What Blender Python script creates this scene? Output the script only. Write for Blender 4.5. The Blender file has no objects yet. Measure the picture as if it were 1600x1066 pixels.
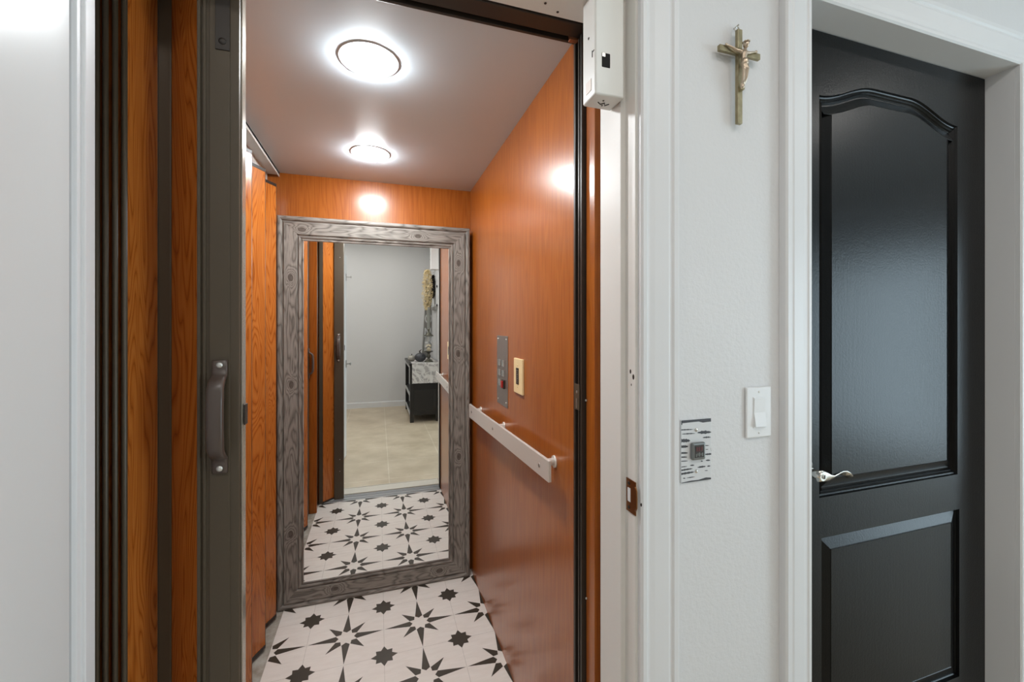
import bpy, bmesh, math, random
from mathutils import Vector, Matrix
from mathutils.geometry import tessellate_polygon
random.seed(7)
SC = bpy.context.scene
COL = SC.collection
PI = math.pi

# ------------------------------------------------------------------ camera
cd = bpy.data.cameras.new('camera'); cam = bpy.data.objects.new('camera', cd); COL.objects.link(cam)
cd.sensor_width = 36.0; cd.lens = 655.2/1600*36.0; cd.shift_y = (508.0-533.0)/1600.0
cd.clip_start = 0.02; cd.clip_end = 60
cam.location = (.2826, -1.7565, 1.3284); cam.rotation_euler = (PI/2, 0, -.3082)
SC.camera = cam
# ------------------------------------------------------------------ world, exposure
w = bpy.data.worlds.new('world'); SC.world = w; w.use_nodes = True
w.node_tree.nodes['Background'].inputs[0].default_value = (.75, .87, 1, 1)
w.node_tree.nodes['Background'].inputs[1].default_value = 1.0
SC.view_settings.view_transform = 'Standard'; SC.view_settings.look = 'None'
SC.view_settings.gamma = 1; SC.view_settings.exposure = 1.25; SC.view_settings.use_curve_mapping = False
SC.cycles.max_bounces = 14; SC.cycles.glossy_bounces = 8; SC.cycles.diffuse_bounces = 8
SC.cycles.sample_clamp_indirect = 6.0; SC.cycles.caustics_reflective = True
# ------------------------------------------------------------------ large lights
def area(name, loc, rot, sx, sy, power, color=(1,1,1)):
    l = bpy.data.lights.new(name, 'AREA'); l.shape = 'RECTANGLE'; l.size = sx; l.size_y = sy
    l.energy = power; l.color = color
    o = bpy.data.objects.new(name, l); COL.objects.link(o); o.location = loc; o.rotation_euler = rot
    return o
area('daylight', (5.34, -3.35, 1.07), (0, PI/2, 0), 2.0, 1.7, 34, (.66, .88, 1.0))      # outside the east window
CAB_LAMP = 92.0
HALL_LAMP = 40.0

# ------------------------------------------------------------------ materials
def mat(name, color, rough=.5, metal=0.0, spec=.5, **kw):
    m = bpy.data.materials.new(name); m.use_nodes = True
    b = m.node_tree.nodes['Principled BSDF']
    b.inputs['Base Color'].default_value = (*color, 1); b.inputs['Roughness'].default_value = rough
    b.inputs['Metallic'].default_value = metal; b.inputs['Specular IOR Level'].default_value = spec
    for k, v in kw.items(): b.inputs[k].default_value = v
    return m
class NT:
    def __init__(s, m): s.m = m; s.t = m.node_tree; s.b = s.t.nodes['Principled BSDF']
    def n(s, typ, **kw):
        nd = s.t.nodes.new(typ)
        for k, v in kw.items(): setattr(nd, k, v)
        return nd
    def l(s, a, b): s.t.links.new(a, b)
    def math(s, op, a, b=None, clamp=False):
        nd = s.n('ShaderNodeMath', operation=op, use_clamp=clamp)
        for i, v in enumerate((a, b)):
            if v is None: continue
            if isinstance(v, (int, float)): nd.inputs[i].default_value = v
            else: s.l(v, nd.inputs[i])
        return nd.outputs[0]
    def coord(s, kind='Object', scale=(1,1,1), loc=(0,0,0)):
        tc = s.n('ShaderNodeTexCoord'); mp = s.n('ShaderNodeMapping'); s.l(tc.outputs[kind], mp.inputs[0])
        mp.inputs['Scale'].default_value = scale; mp.inputs['Location'].default_value = loc
        return mp.outputs[0]
    def noise(s, vec, scale, detail=3, rough=.5, dist=0):
        nd = s.n('ShaderNodeTexNoise'); s.l(vec, nd.inputs['Vector'])
        nd.inputs['Scale'].default_value = scale; nd.inputs['Detail'].default_value = detail
        nd.inputs['Roughness'].default_value = rough; nd.inputs['Distortion'].default_value = dist
        return nd.outputs['Fac']
    def ramp(s, fac, stops):
        r = s.n('ShaderNodeValToRGB'); s.l(fac, r.inputs[0]); e = r.color_ramp.elements
        while len(e) < len(stops): e.new(.5)
        for el, (p, c) in zip(e, stops): el.position = p; el.color = (*c, 1)
        return r.outputs[0]
    def bump(s, h, strength=.2, dist=.002):
        bp = s.n('ShaderNodeBump'); bp.inputs['Strength'].default_value = strength; bp.inputs['Distance'].default_value = dist
        s.l(h, bp.inputs['Height']); s.l(bp.outputs[0], s.b.inputs['Normal'])
    def mix(s, fac, a, b, typ='MIX'):
        x = s.n('ShaderNodeMix', data_type='RGBA', blend_type=typ)
        for i, v in ((0, fac), (6, a), (7, b)):
            if isinstance(v, (int, float)): x.inputs[i].default_value = v
            elif isinstance(v, tuple): x.inputs[i].default_value = (*v, 1)
            else: s.l(v, x.inputs[i])
        return x.outputs[2]

def paint(name, color, rough=.45, bscale=0, bstr=.1, bdist=.001, spec=.5):
    m = mat(name, color, rough, spec=spec); t = NT(m)
    v = t.coord()
    if bscale:
        t.bump(t.noise(v, bscale, 4, .6), bstr, bdist)
    t.l(t.ramp(t.noise(v, 1.7, 3), [(.3, tuple(c*.975 for c in color)), (.7, color)]), t.b.inputs['Base Color'])
    return m
M = {}
M['wall'] = paint('wall_paint', (.665, .665, .67), .55, 95, .35, .003)
M['trim'] = paint('trim_paint', (.70, .705, .715), .42, 30, .03, .001, .4)
M['jamb'] = paint('jamb_paint', (.70, .68, .645), .42, 25, .05, .001)
M['ceil'] = paint('cab_ceiling_paint', (.58, .655, .71), .32)
M['hallceil'] = paint('hall_ceiling_paint', (.75, .75, .75), .8)
M['door_white'] = paint('door_white_paint', (.66, .665, .66), .28, 14, .04, .002)
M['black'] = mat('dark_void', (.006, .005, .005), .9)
M['rubber'] = mat('black_rubber', (.01, .01, .01), .6)
M['bronze'] = mat('bronze_anodised_metal', (.075, .056, .036), .42, .1, .4)
M['bronze_dark'] = mat('dark_bronze_metal', (.026, .019, .014), .42, .1)
M['handle_brown'] = mat('brown_plastic', (.075, .054, .044), .3)
M['screw'] = mat('screw_steel', (.65, .65, .62), .35, .8)
M['steel'] = mat('brushed_steel', (.40, .385, .36), .36, .9)
M['nickel'] = mat('satin_nickel', (.62, .60, .56), .22, 1.0)
M['alu'] = mat('brushed_aluminium', (.82, .79, .74), .38, .55)
M['almond'] = mat('almond_plastic', (.80, .62, .33), .35)
M['white_plastic'] = mat('white_plastic', (.74, .745, .75), .3)
M['housing'] = mat('grey_white_metal', (.70, .70, .67), .4)
M['charcoal'] = mat('charcoal_ink', (.045, .045, .05), .5)
M['plate_print'] = mat('plate_face', (.62, .63, .64), .35)
M['red'] = mat('red_plastic', (.35, .01, .008), .3)
M['silver_glass'] = mat('mirror_silver', (.93, .95, .94), .0, 1.0)
M['concrete'] = None
M['tile_white'] = None

def veneer(name, dark, mid, light, rough=.24, dens=1.0, off=0):
    m = mat(name, mid, rough); t = NT(m)
    v = t.coord('Object', (9*dens, 9*dens, .55), (off, off, off))
    n1 = t.noise(v, 2.2, 2, .5, .3)
    s = t.math('SINE', t.math('MULTIPLY', n1, 60.0))
    s = t.math('MULTIPLY_ADD', s, .5); 
    fine = t.noise(t.coord('Object', (160, 160, 3.5)), 2.0, 4, .6)
    f = t.math('ADD', t.math('MULTIPLY', s, .22), t.math('MULTIPLY', fine, .9))
    f = t.math('ADD', f, t.math('MULTIPLY', t.noise(t.coord('Object', (3, 3, .4)), 2, 2), .25))
    t.l(t.ramp(f, [(.30, dark), (.55, mid), (.85, light)]), t.b.inputs['Base Color'])
    t.l(t.ramp(fine, [(0, (rough*.85,)*3), (1, (rough*1.25,)*3)]), t.b.inputs['Roughness'])
    t.bump(fine, .06, .0006)
    t.b.inputs['Coat Weight'].default_value = .75; t.b.inputs['Coat Roughness'].default_value = .24; t.b.inputs['Specular IOR Level'].default_value = .12
    return m
M['veneer'] = veneer('cherry_veneer', (.225, .054, .0055), (.30, .077, .0080), (.37, .106, .013), .30)
M['veneer_gate'] = None
def panelwood(name, dark, mid, light, rough=.25):
    m = mat(name, mid, rough); t = NT(m)
    v = t.coord('Object', (7, 7, .9))
    n1 = t.noise(v, 1.6, 2, .45, .6)
    s = t.math('SINE', t.math('MULTIPLY', n1, 110.0))
    s = t.math('POWER', t.math('MULTIPLY_ADD', s, .5), 2.0)
    s = t.math('ABSOLUTE', t.math('SINE', t.math('MULTIPLY', n1, 75.0)))
    s = t.math('POWER', s, .6)
    fine = t.noise(t.coord('Object', (140, 140, 5)), 2.0, 3, .6)
    f = t.math('ADD', t.math('MULTIPLY', s, .6), t.math('MULTIPLY', fine, .5))
    t.l(t.ramp(f, [(.15, dark), (.6, mid), (.95, light)]), t.b.inputs['Base Color'])
    t.bump(s, .12, .0008)
    return m
M['gatewood'] = panelwood('gate_cherry_panel', (.21, .046, .006), (.38, .108, .015), (.47, .155, .028), .25)

def concrete():
    m = mat('bare_concrete', (.4, .38, .33), .7); t = NT(m)
    n = t.noise(t.coord(), 14, 5, .65)
    t.l(t.ramp(n, [(.3, (.20, .17, .125)), (.5, (.34, .31, .26)), (.75, (.48, .47, .43))]), t.b.inputs['Base Color']); t.bump(n, .3, .002)
    return m
M['concrete'] = concrete()
def vinyl():
    m = mat('white_vinyl_tile', (.72, .68, .63), .5); t = NT(m)
    n = t.noise(t.coord('Object', (3, 14, 3)), 4, 4, .6)
    t.l(t.ramp(n, [(.3, (.70, .655, .60)), (.7, (.76, .72, .67))]), t.b.inputs['Base Color'])
    return m
M['tile_white'] = vinyl()
M['tile_dark'] = mat('tile_star_ink', (.040, .031, .020), .5)
M['tile_groove'] = mat('tile_joint', (.45, .42, .38), .7)
def halltile():
    m = mat('beige_floor_tile', (.66, .56, .42), .35); t = NT(m)
    v = t.coord('Object', (1, 1, 1), (.13, .16, 0))
    br = t.n('ShaderNodeTexBrick'); br.offset = 0; br.squash = 1
    t.l(v, br.inputs['Vector']); br.inputs['Scale'].default_value = 1.0
    br.inputs['Brick Width'].default_value = .50; br.inputs['Row Height'].default_value = .50; br.inputs['Mortar Size'].default_value = .004
    br.inputs['Color1'].default_value = (.60, .50, .37, 1); br.inputs['Color2'].default_value = (.62, .52, .385, 1); br.inputs['Mortar'].default_value = (.72, .64, .52, 1)
    n = t.noise(t.coord(), 3.5, 5, .6)
    t.l(t.mix(.55, br.outputs[0], t.ramp(n, [(.35, (.62, .58, .50)), (.65, (1, 1, 1))]), 'MULTIPLY'), t.b.inputs['Base Color'])
    return m
M['halltile'] = halltile()
def blackpaint():
    m = mat('black_door_paint', (.0026, .0028, .0029), .28, spec=.16); t = NT(m)
    n = t.noise(t.coord(), 210, 3, .5); n2 = t.noise(t.coord('Object', (1, 1, .06)), 160, 2, .5)
    t.bump(t.math('ADD', n, t.math('MULTIPLY', n2, .5)), .22, .0012)
    return m
M['blackdoor'] = blackpaint()
def brass():
    m = mat('aged_brass', (.36, .30, .17), .36, .9); t = NT(m)
    n = t.noise(t.coord(), 60, 2)
    t.l(t.ramp(n, [(.30, (.27, .235, .145)), (.7, (.40, .35, .225))]), t.b.inputs['Base Color'])
    return m
M['brass'] = brass()
M['figure'] = mat('worn_silver_figure', (.52, .42, .32), .33, .95)
M['black_wood'] = mat('black_furniture_paint', (.010, .0085, .008), .4)
M['worn_rail'] = mat('worn_white_rail', (.42, .42, .42), .5)

def emit(name, col, st):
    m = bpy.data.materials.new(name); m.use_nodes = True; nt = m.node_tree; nt.nodes.clear()
    e = nt.nodes.new('ShaderNodeEmission'); e.inputs[0].default_value = (*col, 1); e.inputs[1].default_value = st
    o = nt.nodes.new('ShaderNodeOutputMaterial'); nt.links.new(e.outputs[0], o.inputs[0]); return m
M['cab_lamp'] = emit('cab_lamp_lens', (.92, .97, 1.0), CAB_LAMP)
M['hall_lamp'] = emit('hall_lamp_lens', (1, .965, .92), HALL_LAMP)

# ------------------------------------------------------------------ mesh helpers
class MB:
    """collects shapes in world coordinates; build() links ONE mesh object"""
    def __init__(s): s.bm = bmesh.new(); s.uv = s.bm.loops.layers.uv.new('uv'); s.mi = 0
    def _mark(s, faces, smooth=False):
        for f in faces: f.material_index = s.mi; f.smooth = smooth
    def box(s, x0, x1, y0, y1, z0, z1, bev=0, seg=2):
        t = bmesh.new()
        bmesh.ops.create_cube(t, size=1)
        for v in t.verts:
            v.co = Vector(((x0+x1)/2+v.co.x*(x1-x0), (y0+y1)/2+v.co.y*(y1-y0), (z0+z1)/2+v.co.z*(z1-z0)))
        if bev: bmesh.ops.bevel(t, geom=t.edges[:], offset=bev, segments=seg, affect='EDGES', profile=.5)
        s.merge(t); return s
    def merge(s, t, mtx=None, smooth=False):
        t.verts.index_update(); vs = [s.bm.verts.new(mtx @ v.co if mtx else v.co) for v in t.verts]
        for f in t.faces:
            try:
                nf = s.bm.faces.new([vs[v.index] for v in f.verts]); nf.material_index = s.mi; nf.smooth = smooth or f.smooth
            except ValueError: pass
        t.free()
    def obox(s, p, q, thick, z0, z1, bev=0):
        """vertical slab between plan points p and q"""
        p = Vector(p); q = Vector(q); d = q-p; L = d.length; a = math.atan2(d.y, d.x)
        t = bmesh.new(); bmesh.ops.create_cube(t, size=1)
        for v in t.verts: v.co = Vector((v.co.x*L, v.co.y*thick, v.co.z*(z1-z0)))
        if bev: bmesh.ops.bevel(t, geom=t.edges[:], offset=bev, segments=2, affect='EDGES', profile=.5)
        m = (p+q)/2
        s.merge(t, Matrix.Translation((m.x, m.y, (z0+z1)/2)) @ Matrix.Rotation(a, 4, 'Z')); return s
    def cyl(s, a, b, r, r2=None, n=20, smooth=True, caps=True):
        a = Vector(a); b = Vector(b); r2 = r if r2 is None else r2
        ax = (b-a).normalized(); u = ax.orthogonal().normalized(); v = ax.cross(u)
        A = [s.bm.verts.new(a+(u*math.cos(2*PI*i/n)+v*math.sin(2*PI*i/n))*r) for i in range(n)]
        B = [s.bm.verts.new(b+(u*math.cos(2*PI*i/n)+v*math.sin(2*PI*i/n))*r2) for i in range(n)]
        fs = [s.bm.faces.new((A[i], A[(i+1)%n], B[(i+1)%n], B[i])) for i in range(n)]; s._mark(fs, smooth)
        if caps: s._mark([s.bm.faces.new(A[::-1]), s.bm.faces.new(B)])
        return s
    def lathe(s, c, prof, n=32, axis='Z', smooth=True, caps=True):
        c = Vector(c); rings = []
        for r, h in prof:
            R = []
            for i in range(n):
                t = 2*PI*i/n; x, y = r*math.cos(t), r*math.sin(t)
                R.append(s.bm.verts.new(c + (Vector((x, y, h)) if axis == 'Z' else Vector((x, h, y)) if axis == 'Y' else Vector((h, x, y)))))
            rings.append(R)
        for a, b in zip(rings, rings[1:]):
            s._mark([s.bm.faces.new((a[i], a[(i+1)%n], b[(i+1)%n], b[i])) for i in range(n)], smooth)
        if caps: s._mark([s.bm.faces.new(rings[0][::-1]), s.bm.faces.new(rings[-1])], False)
        return s
    def prism(s, pts, axis, lo, hi):
        """polygon pts (2D) extruded along axis; axis 'X':(y,z) 'Y':(x,z) 'Z':(x,y)"""
        def P(a, b, h): return (h, a, b) if axis == 'X' else (a, h, b) if axis == 'Y' else (a, b, h)
        A = [s.bm.verts.new(P(a, b, lo)) for a, b in pts]; B = [s.bm.verts.new(P(a, b, hi)) for a, b in pts]
        n = len(pts); fs = [s.bm.faces.new((A[i], A[(i+1)%n], B[(i+1)%n], B[i])) for i in range(n)]
        fs += [s.bm.faces.new(A[::-1]), s.bm.faces.new(B)]; s._mark(fs); return s
    def sweep(s, frames, prof, smooth=True, caps=True):
        """frames: (origin, u, v, su, sv); prof: closed 2D list"""
        rings = [[s.bm.verts.new(Vector(o)+Vector(u)*a*su+Vector(v)*b*sv) for a, b in prof] for o, u, v, su, sv in frames]
        n = len(prof)
        for A, B in zip(rings, rings[1:]): s._mark([s.bm.faces.new((A[i], A[(i+1)%n], B[(i+1)%n], B[i])) for i in range(n)], smooth)
        if caps: s._mark([s.bm.faces.new(rings[0][::-1]), s.bm.faces.new(rings[-1])])
        return s
    def tube(s, pts, rad, n=8, smooth=True):
        pts = [Vector(p) for p in pts]; rr = rad if isinstance(rad, (list, tuple)) else [rad]*len(pts)
        up = None; fr = []
        for i, p in enumerate(pts):
            d = (pts[min(i+1, len(pts)-1)]-pts[max(i-1, 0)]).normalized()
            u = d.orthogonal().normalized() if up is None else (up-d*up.dot(d)).normalized()
            up = u; fr.append((p, u, d.cross(u), rr[i], rr[i]))
        return s.sweep(fr, [(math.cos(2*PI*i/n), math.sin(2*PI*i/n)) for i in range(n)], smooth)
    def sphere(s, c, r, sx=1, sy=1, sz=1, seg=20, ring=12):
        t = bmesh.new(); bmesh.ops.create_uvsphere(t, u_segments=seg, v_segments=ring, radius=r)
        s.merge(t, Matrix.Translation(c) @ Matrix.Diagonal((sx, sy, sz, 1)), True); return s
    def poly(s, pts):
        f = s.bm.faces.new([s.bm.verts.new(p) for p in pts]); s._mark([f]); return s
    def build(s, name, mats, parent=None, smooth_angle=None):
        bmesh.ops.recalc_face_normals(s.bm, faces=s.bm.faces)
        if parent is not None:
            off = parent.matrix_world_loc
        else:
            off = Vector((0, 0, 0))
        for v in s.bm.verts: v.co -= off
        me = bpy.data.meshes.new(name); s.bm.to_mesh(me); s.bm.free()
        if not isinstance(mats, (list, tuple)): mats = [mats]
        for m in mats: me.materials.append(m)
        o = bpy.data.objects.new(name, me); COL.objects.link(o)
        wrap = Part(o, off)
        if parent is not None: o.parent = parent.o
        return wrap
class Part:
    def __init__(s, o, off): s.o = o; s.matrix_world_loc = Vector(off)
def thing(name, label, cat, loc, group=None):
    o = bpy.data.objects.new(name, None); COL.objects.link(o); o.location = loc; o.empty_display_size = .05
    o['label'] = label; o['category'] = cat
    if group: o['group'] = group
    return Part(o, loc)
def tag(p, label, cat, group=None):
    p.o['label'] = label; p.o['category'] = cat
    if group: p.o['group'] = group
    return p
def struct(p, label=None, cat=None):
    p.o['kind'] = 'structure'
    if label: p.o['label'] = label
    if cat: p.o['category'] = cat
    return p
def plabel(p, l): p.o['label'] = l; return p

# ------------------------------------------------------------------ key measures (metres)
XR = .761            # inside face of the cab's right wall
YB = .495            # cab back wall
YF = -.79            # front edge of the cab
ZC = 2.058           # cab ceiling
WY = -1.02           # hall face of the front wall
TOPH = 2.75

# ================================================================== STRUCTURE: hall shell
b = MB()
b.box(-1.6, -.175, WY, -.90, 0, TOPH); b.box(-.175, -.125, WY, -.998, 0, TOPH); b.box(-.175, -.125, -.998, -.90, 2.05, TOPH); b.box(-.125, .80, WY, -.90, 2.045, TOPH); b.box(.80, 1.245, WY, -.90, 0, TOPH)
b.box(1.245, 2.115, WY, -.90, 2.125, TOPH); b.box(2.115, 5.2, WY, -.90, 0, TOPH)
struct(b.build('wall_front', M['wall']), 'white textured hall wall between the lift doorway and the black door', 'wall')
b = MB(); b.box(-1.7, -1.6, -4.6, -.90, 0, TOPH); struct(b.build('wall_left', M['wall']), 'white side wall at the left end of the hall', 'wall')
b = MB(); b.box(-1.7, 5.3, -4.6, -4.5, 0, TOPH); struct(b.build('wall_rear', M['wall']), 'plain white hall wall seen in the mirror behind the console table', 'wall')
b = MB(); b.box(1.1, 1.2, -4.5, -3.1, 0, TOPH); struct(b.build('wall_partition', M['wall']), 'short white partition the console table stands against, seen in the mirror', 'wall')
b = MB(); b.box(5.2, 5.3, -4.5, -4.2, 0, TOPH); b.box(5.2, 5.3, -2.5, -.90, 0, TOPH); b.box(5.2, 5.3, -4.2, -2.5, 2.07, TOPH)
struct(b.build('wall_right', M['wall']), 'white end wall of the hall around the glass door', 'wall')
b = MB()
for y0, y1 in ((-4.2, -4.14), (-3.38, -3.32), (-2.56, -2.5)): b.box(5.19, 5.27, y0, y1, .0, 2.07)
b.box(5.19, 5.27, -4.2, -2.5, 2.01, 2.07); b.box(5.19, 5.27, -4.2, -2.5, 0, .05)
struct(b.build('window_1', M['trim']), 'white framed glass opening at the far end of the hall', 'window')
b = MB(); b.box(-1.7, 5.3, -4.6, -1.03, -.12, 0); b.box(-1.7, -.135, -1.03, -.9, -.12, 0); b.box(.8, 1.245, -1.03, -.9, -.12, 0)
b.box(1.245, 2.115, -1.03, -.2, -.12, 0); b.box(2.115, 5.3, -1.03, -.9, -.12, 0)
struct(b.build('floor', M['halltile']), 'beige tiled hall floor', 'floor')
b = MB(); b.box(-1.7, 5.3, -4.6, -.90, TOPH, TOPH+.1); struct(b.build('ceiling', M['hallceil']), 'white hall ceiling', 'ceiling')
b = MB()
b.prism([(-4.5, 0), (-4.488, 0), (-4.488, .075), (-4.492, .085), (-4.5, .09)], 'X', -1.6, 1.1)
struct(b.build('baseboard_rear', M['trim']), 'low white baseboard along the rear hall wall', 'baseboard')
b = MB(); b.prism([(-1.02, 0), (-1.034, 0), (-1.034, .10), (-1.030, .12), (-1.02, .13)], 'X', .880, 1.158); 
struct(b.build('baseboard_front', M['trim']), 'white baseboard between the two door casings', 'baseboard')

# casings: moulded profile (distance from opening, thickness off the wall)
CP = [(0, 0), (0, .010), (.004, .014), (.012, .0145), (.016, .0125), (.020, .0125), (.030, .0145), (.050, .0165), (.062, .0175), (.066, .016), (.070, .016), (.074, .0195), (.084, .020), (.088, .016), (.088, 0)]
def casing(name, x0, x1, top, label):
    """x0/x1: opening edges; moulding mitred round the top"""
    b = MB(); n = len(CP); rings = []
    path = [(x0, 0, -1, 0), (x0, top, -1, 1), (x1, top, 1, 1), (x1, 0, 1, 0)]
    for x, z, sx, sz in path:
        rings.append([b.bm.verts.new((x+sx*d, WY-t, z+sz*d)) for d, t in CP])
    for A, B in zip(rings, rings[1:]):
        b._mark([b.bm.faces.new((A[i], A[(i+1) % n], B[(i+1) % n], B[i])) for i in range(n)])
    b._mark([b.bm.faces.new(rings[0]), b.bm.faces.new(rings[-1][::-1])])
    return struct(b.build(name, M['trim']), label, 'trim')
casing('trim_1', -.110, .786, 2.036, 'white moulded casing around the lift doorway')
casing('trim_2', 1.253, 2.092, 2.100, 'white moulded casing around the black door')

# lift doorway jambs
b = MB()
b.box(.780, .800, WY, -.900, 0, 2.05, .001); b.box(.768, .781, -.985, -.900, 0, 2.05, .0015)      # right jamb and stop
j = struct(b.build('trim_3', M['jamb']), 'white right jamb and stop of the lift doorway', 'trim')
s1 = MB()                                                                                        # strike plate on the rabbet
def hole_plate(b, x, y0, y1, z0, z1, hy0, hy1, hz0, hz1, th):
    b.box(x-th, x, y0, y1, z0, hz0); b.box(x-th, x, y0, y1, hz1, z1); b.box(x-th, x, y0, hy0, hz0, hz1); b.box(x-th, x, hy1, y1, hz0, hz1)
hole_plate(s1, .7800, -1.0235, -.990, .941, 1.009, -1.006, -.994, .961, .991, .0016)
s1.tube([(.7792, -1.022, .950), (.7792, -1.026, .958), (.7792, -1.0265, .975), (.7792, -1.026, .992), (.7792, -1.022, 1.000)], .0016, 8)
sp = plabel(s1.build('strike_plate', mat('antique_bronze_plate', (.23, .095, .03), .3, .85), j), 'bronze strike plate')
s2 = MB(); s2.box(.7783, .7799, -1.005, -.995, .962, .990); plabel(s2.build('bolt_recess', M['white_plastic'], sp), 'pale bolt recess')
for z in (.950, 1.000): s3 = MB(); s3.lathe((.7783, -1.000, z), [(.0038, 0), (.0034, -.001), (.0012, -.001)], 12, 'X'); s3.build('screw', M['bronze_dark'], sp)
for y, z, r in ((-1.003, 1.232, .0030), (-1.0135, 1.222, .0036), (-1.006, 1.205, .0016), (-1.030, .966, .0026)):
    s4 = MB(); s4.sphere((.7800 if y > -1.02 else .787, y, z), r, .25 if y > -1.02 else .5, 1, 1.6, 10, 6); s4.build('paint_chip', M['bronze_dark'], j)
b = MB(); b.box(-.127, -.106, WY, -.999, 0, 2.05, .001)
struct(b.build('trim_4', M['trim']), 'white left jamb of the lift doorway', 'trim')
b = MB(); b.box(-.127, .780, WY, -.900, 2.030, 2.05); b.box(-.175, .768, -.985, -.900, 2.012, 2.031, .0015)
j = struct(b.build('trim_5', M['housing']), 'grey white head jamb of the lift doorway', 'trim')
for x, y in ((.54, -.925), (.62, -.93), (.655, -.915), (.30, -.925)): b = MB(); b.lathe((x, y, 2.012), [(.003, -.0006), (.0025, -.0016), (.001, -.0016)], 12); b.build('screw', M['bronze_dark'], j)
b = MB(); b.box(-.105, .768, -1.03, -.905, -.12, .004, .002); b.box(-.105, .768, -1.028, -1.020, .004, .007)
struct(b.build('trim_6', mat('cream_sill_paint', (.62, .58, .50), .4)), 'cream threshold strip of the lift doorway', 'trim')
b = MB(); b.box(-.19, .765, -.885, -.772, -.12, .003, .001)
for y in (-.865, -.84, -.80): b.box(-.19, .765, y-.002, y+.002, .003, .0055)
struct(b.build('trim_7', mat('grey_sill_metal', (.42, .43, .44), .35, .6)), 'ribbed grey metal sill of the lift cab', 'trim')

# ================================================================== CAB
b = MB(); b.box(-.30, XR+.02, YB, YB+.02, 0, 2.3); struct(b.build('wall_back', M['veneer']), 'cherry veneer back wall of the lift cab behind the mirror', 'wall')
b = MB(); b.box(XR, XR+.02, YF, YB, 0, 2.3); struct(b.build('wall_side', M['veneer']), 'cherry veneer right wall of the lift cab', 'wall')
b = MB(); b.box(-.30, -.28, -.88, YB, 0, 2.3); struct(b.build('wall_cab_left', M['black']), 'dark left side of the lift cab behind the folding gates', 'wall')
b = MB(); b.box(-.28, XR, YF, YB, ZC, ZC+.02); struct(b.build('ceiling', M['ceil']), 'grey white ceiling panel of the lift cab', 'ceiling')
b = MB(); b.box(-.28, XR, -.772, YB, -.12, -.002); struct(b.build('floor', M['concrete']), 'bare concrete strip of cab floor beside the star tiles', 'floor')
# front return on the right, seen beyond the strike post
b = MB(); b.box(.7645, .785, -.880, -.838, 0, 2.1, .001); struct(b.build('trim_8', M['veneer']), 'cherry veneer edge of the cab beside the dark running gap', 'trim')
b = MB(); b.box(-.182, -.133, -.640, -.622, 0, ZC); b.box(-.28, -.18, -.66, -.622, 0, ZC)
struct(b.build('trim_9', M['veneer']), 'cherry veneer corner return left of the cab entrance, seen in the mirror', 'trim')
# hoistway darkness around the cab
b = MB(); b.box(.86, .88, -.90, .6, -.1, 2.6); b.box(-.42, .88, .6, .62, -.1, 2.6); b.box(-.42, -.40, -.9, .6, -.1, 2.6); b.box(-.42, .88, -.9, .62, 2.6, 2.62); b.box(-.42, .88, -.90, .6, -.14, -.121)
struct(b.build('wall_shaft', M['black']), 'dark hoistway around the lift cab', 'wall')

# floor tiles with star pattern
P = .3048
TX0, TX1, TY0, TY1 = -.137, XR, -.772, .480
def clip(poly):
    def half(pts, f, g):
        out = []
        for i in range(len(pts)):
            a, c = pts[i], pts[(i+1) % len(pts)]; fa, fc = f(a), f(c)
            if fa >= 0: out.append(a)
            if (fa >= 0) != (fc >= 0):
                t = fa/(fa-fc); out.append((a[0]+(c[0]-a[0])*t, a[1]+(c[1]-a[1])*t))
        return out
    for f in (lambda p: p[0]-TX0, lambda p: TX1-p[0], lambda p: p[1]-TY0, lambda p: TY1-p[1]):
        poly = half(poly, f, None)
        if len(poly) < 3: return None
    return poly
b = MB(); b.box(TX0, TX1, TY0, TY1, -.002, .0015)
def flat(pts, z, mi):
    q = clip(pts)
    if q:
        b.mi = mi; b.poly([(x, y, z) for x, y in q]); b.mi = 0
for i in range(-2, 4):
    for jy in range(-4, 3):
        cx, cy = (i+.5)*P, (jy+.5)*P
        for k in range(8):
            a = k*PI/4; tip = .492 if k % 2 == 0 else .345; inn = .100; sh = .148; da = PI/8*.93
            q = [(inn, a), (sh, a-da), (tip, a), (sh, a+da)]
            flat([(cx+r*P*math.cos(t), cy+r*P*math.sin(t)) for r, t in q], .0018, 1)
        sx, sy = i*P, jy*P
        for k in range(8):                                # small star: eight quads sharing the centre
            a = k*PI/4; tip = .172 if k % 2 == 0 else .150
            q = [(0, 0), (.108, a-PI/8), (tip, a), (.108, a+PI/8)]
            flat([(sx+r*P*math.cos(t), sy+r*P*math.sin(t)) for r, t in q], .0018, 1)
for i in range(-1, 4): flat([(i*P-.0006, TY0), (i*P+.0006, TY0), (i*P+.0006, TY1), (i*P-.0006, TY1)], .0017, 2)
for jy in range(-4, 3): flat([(TX0, jy*P-.0006), (TX1, jy*P-.0006), (TX1, jy*P+.0006), (TX0, jy*P+.0006)], .0017, 2)
struct(b.build('floor', [M['tile_white'], M['tile_dark'], M['tile_groove']]), 'white cab floor tiles patterned with black eight-pointed stars', 'floor')

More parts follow.
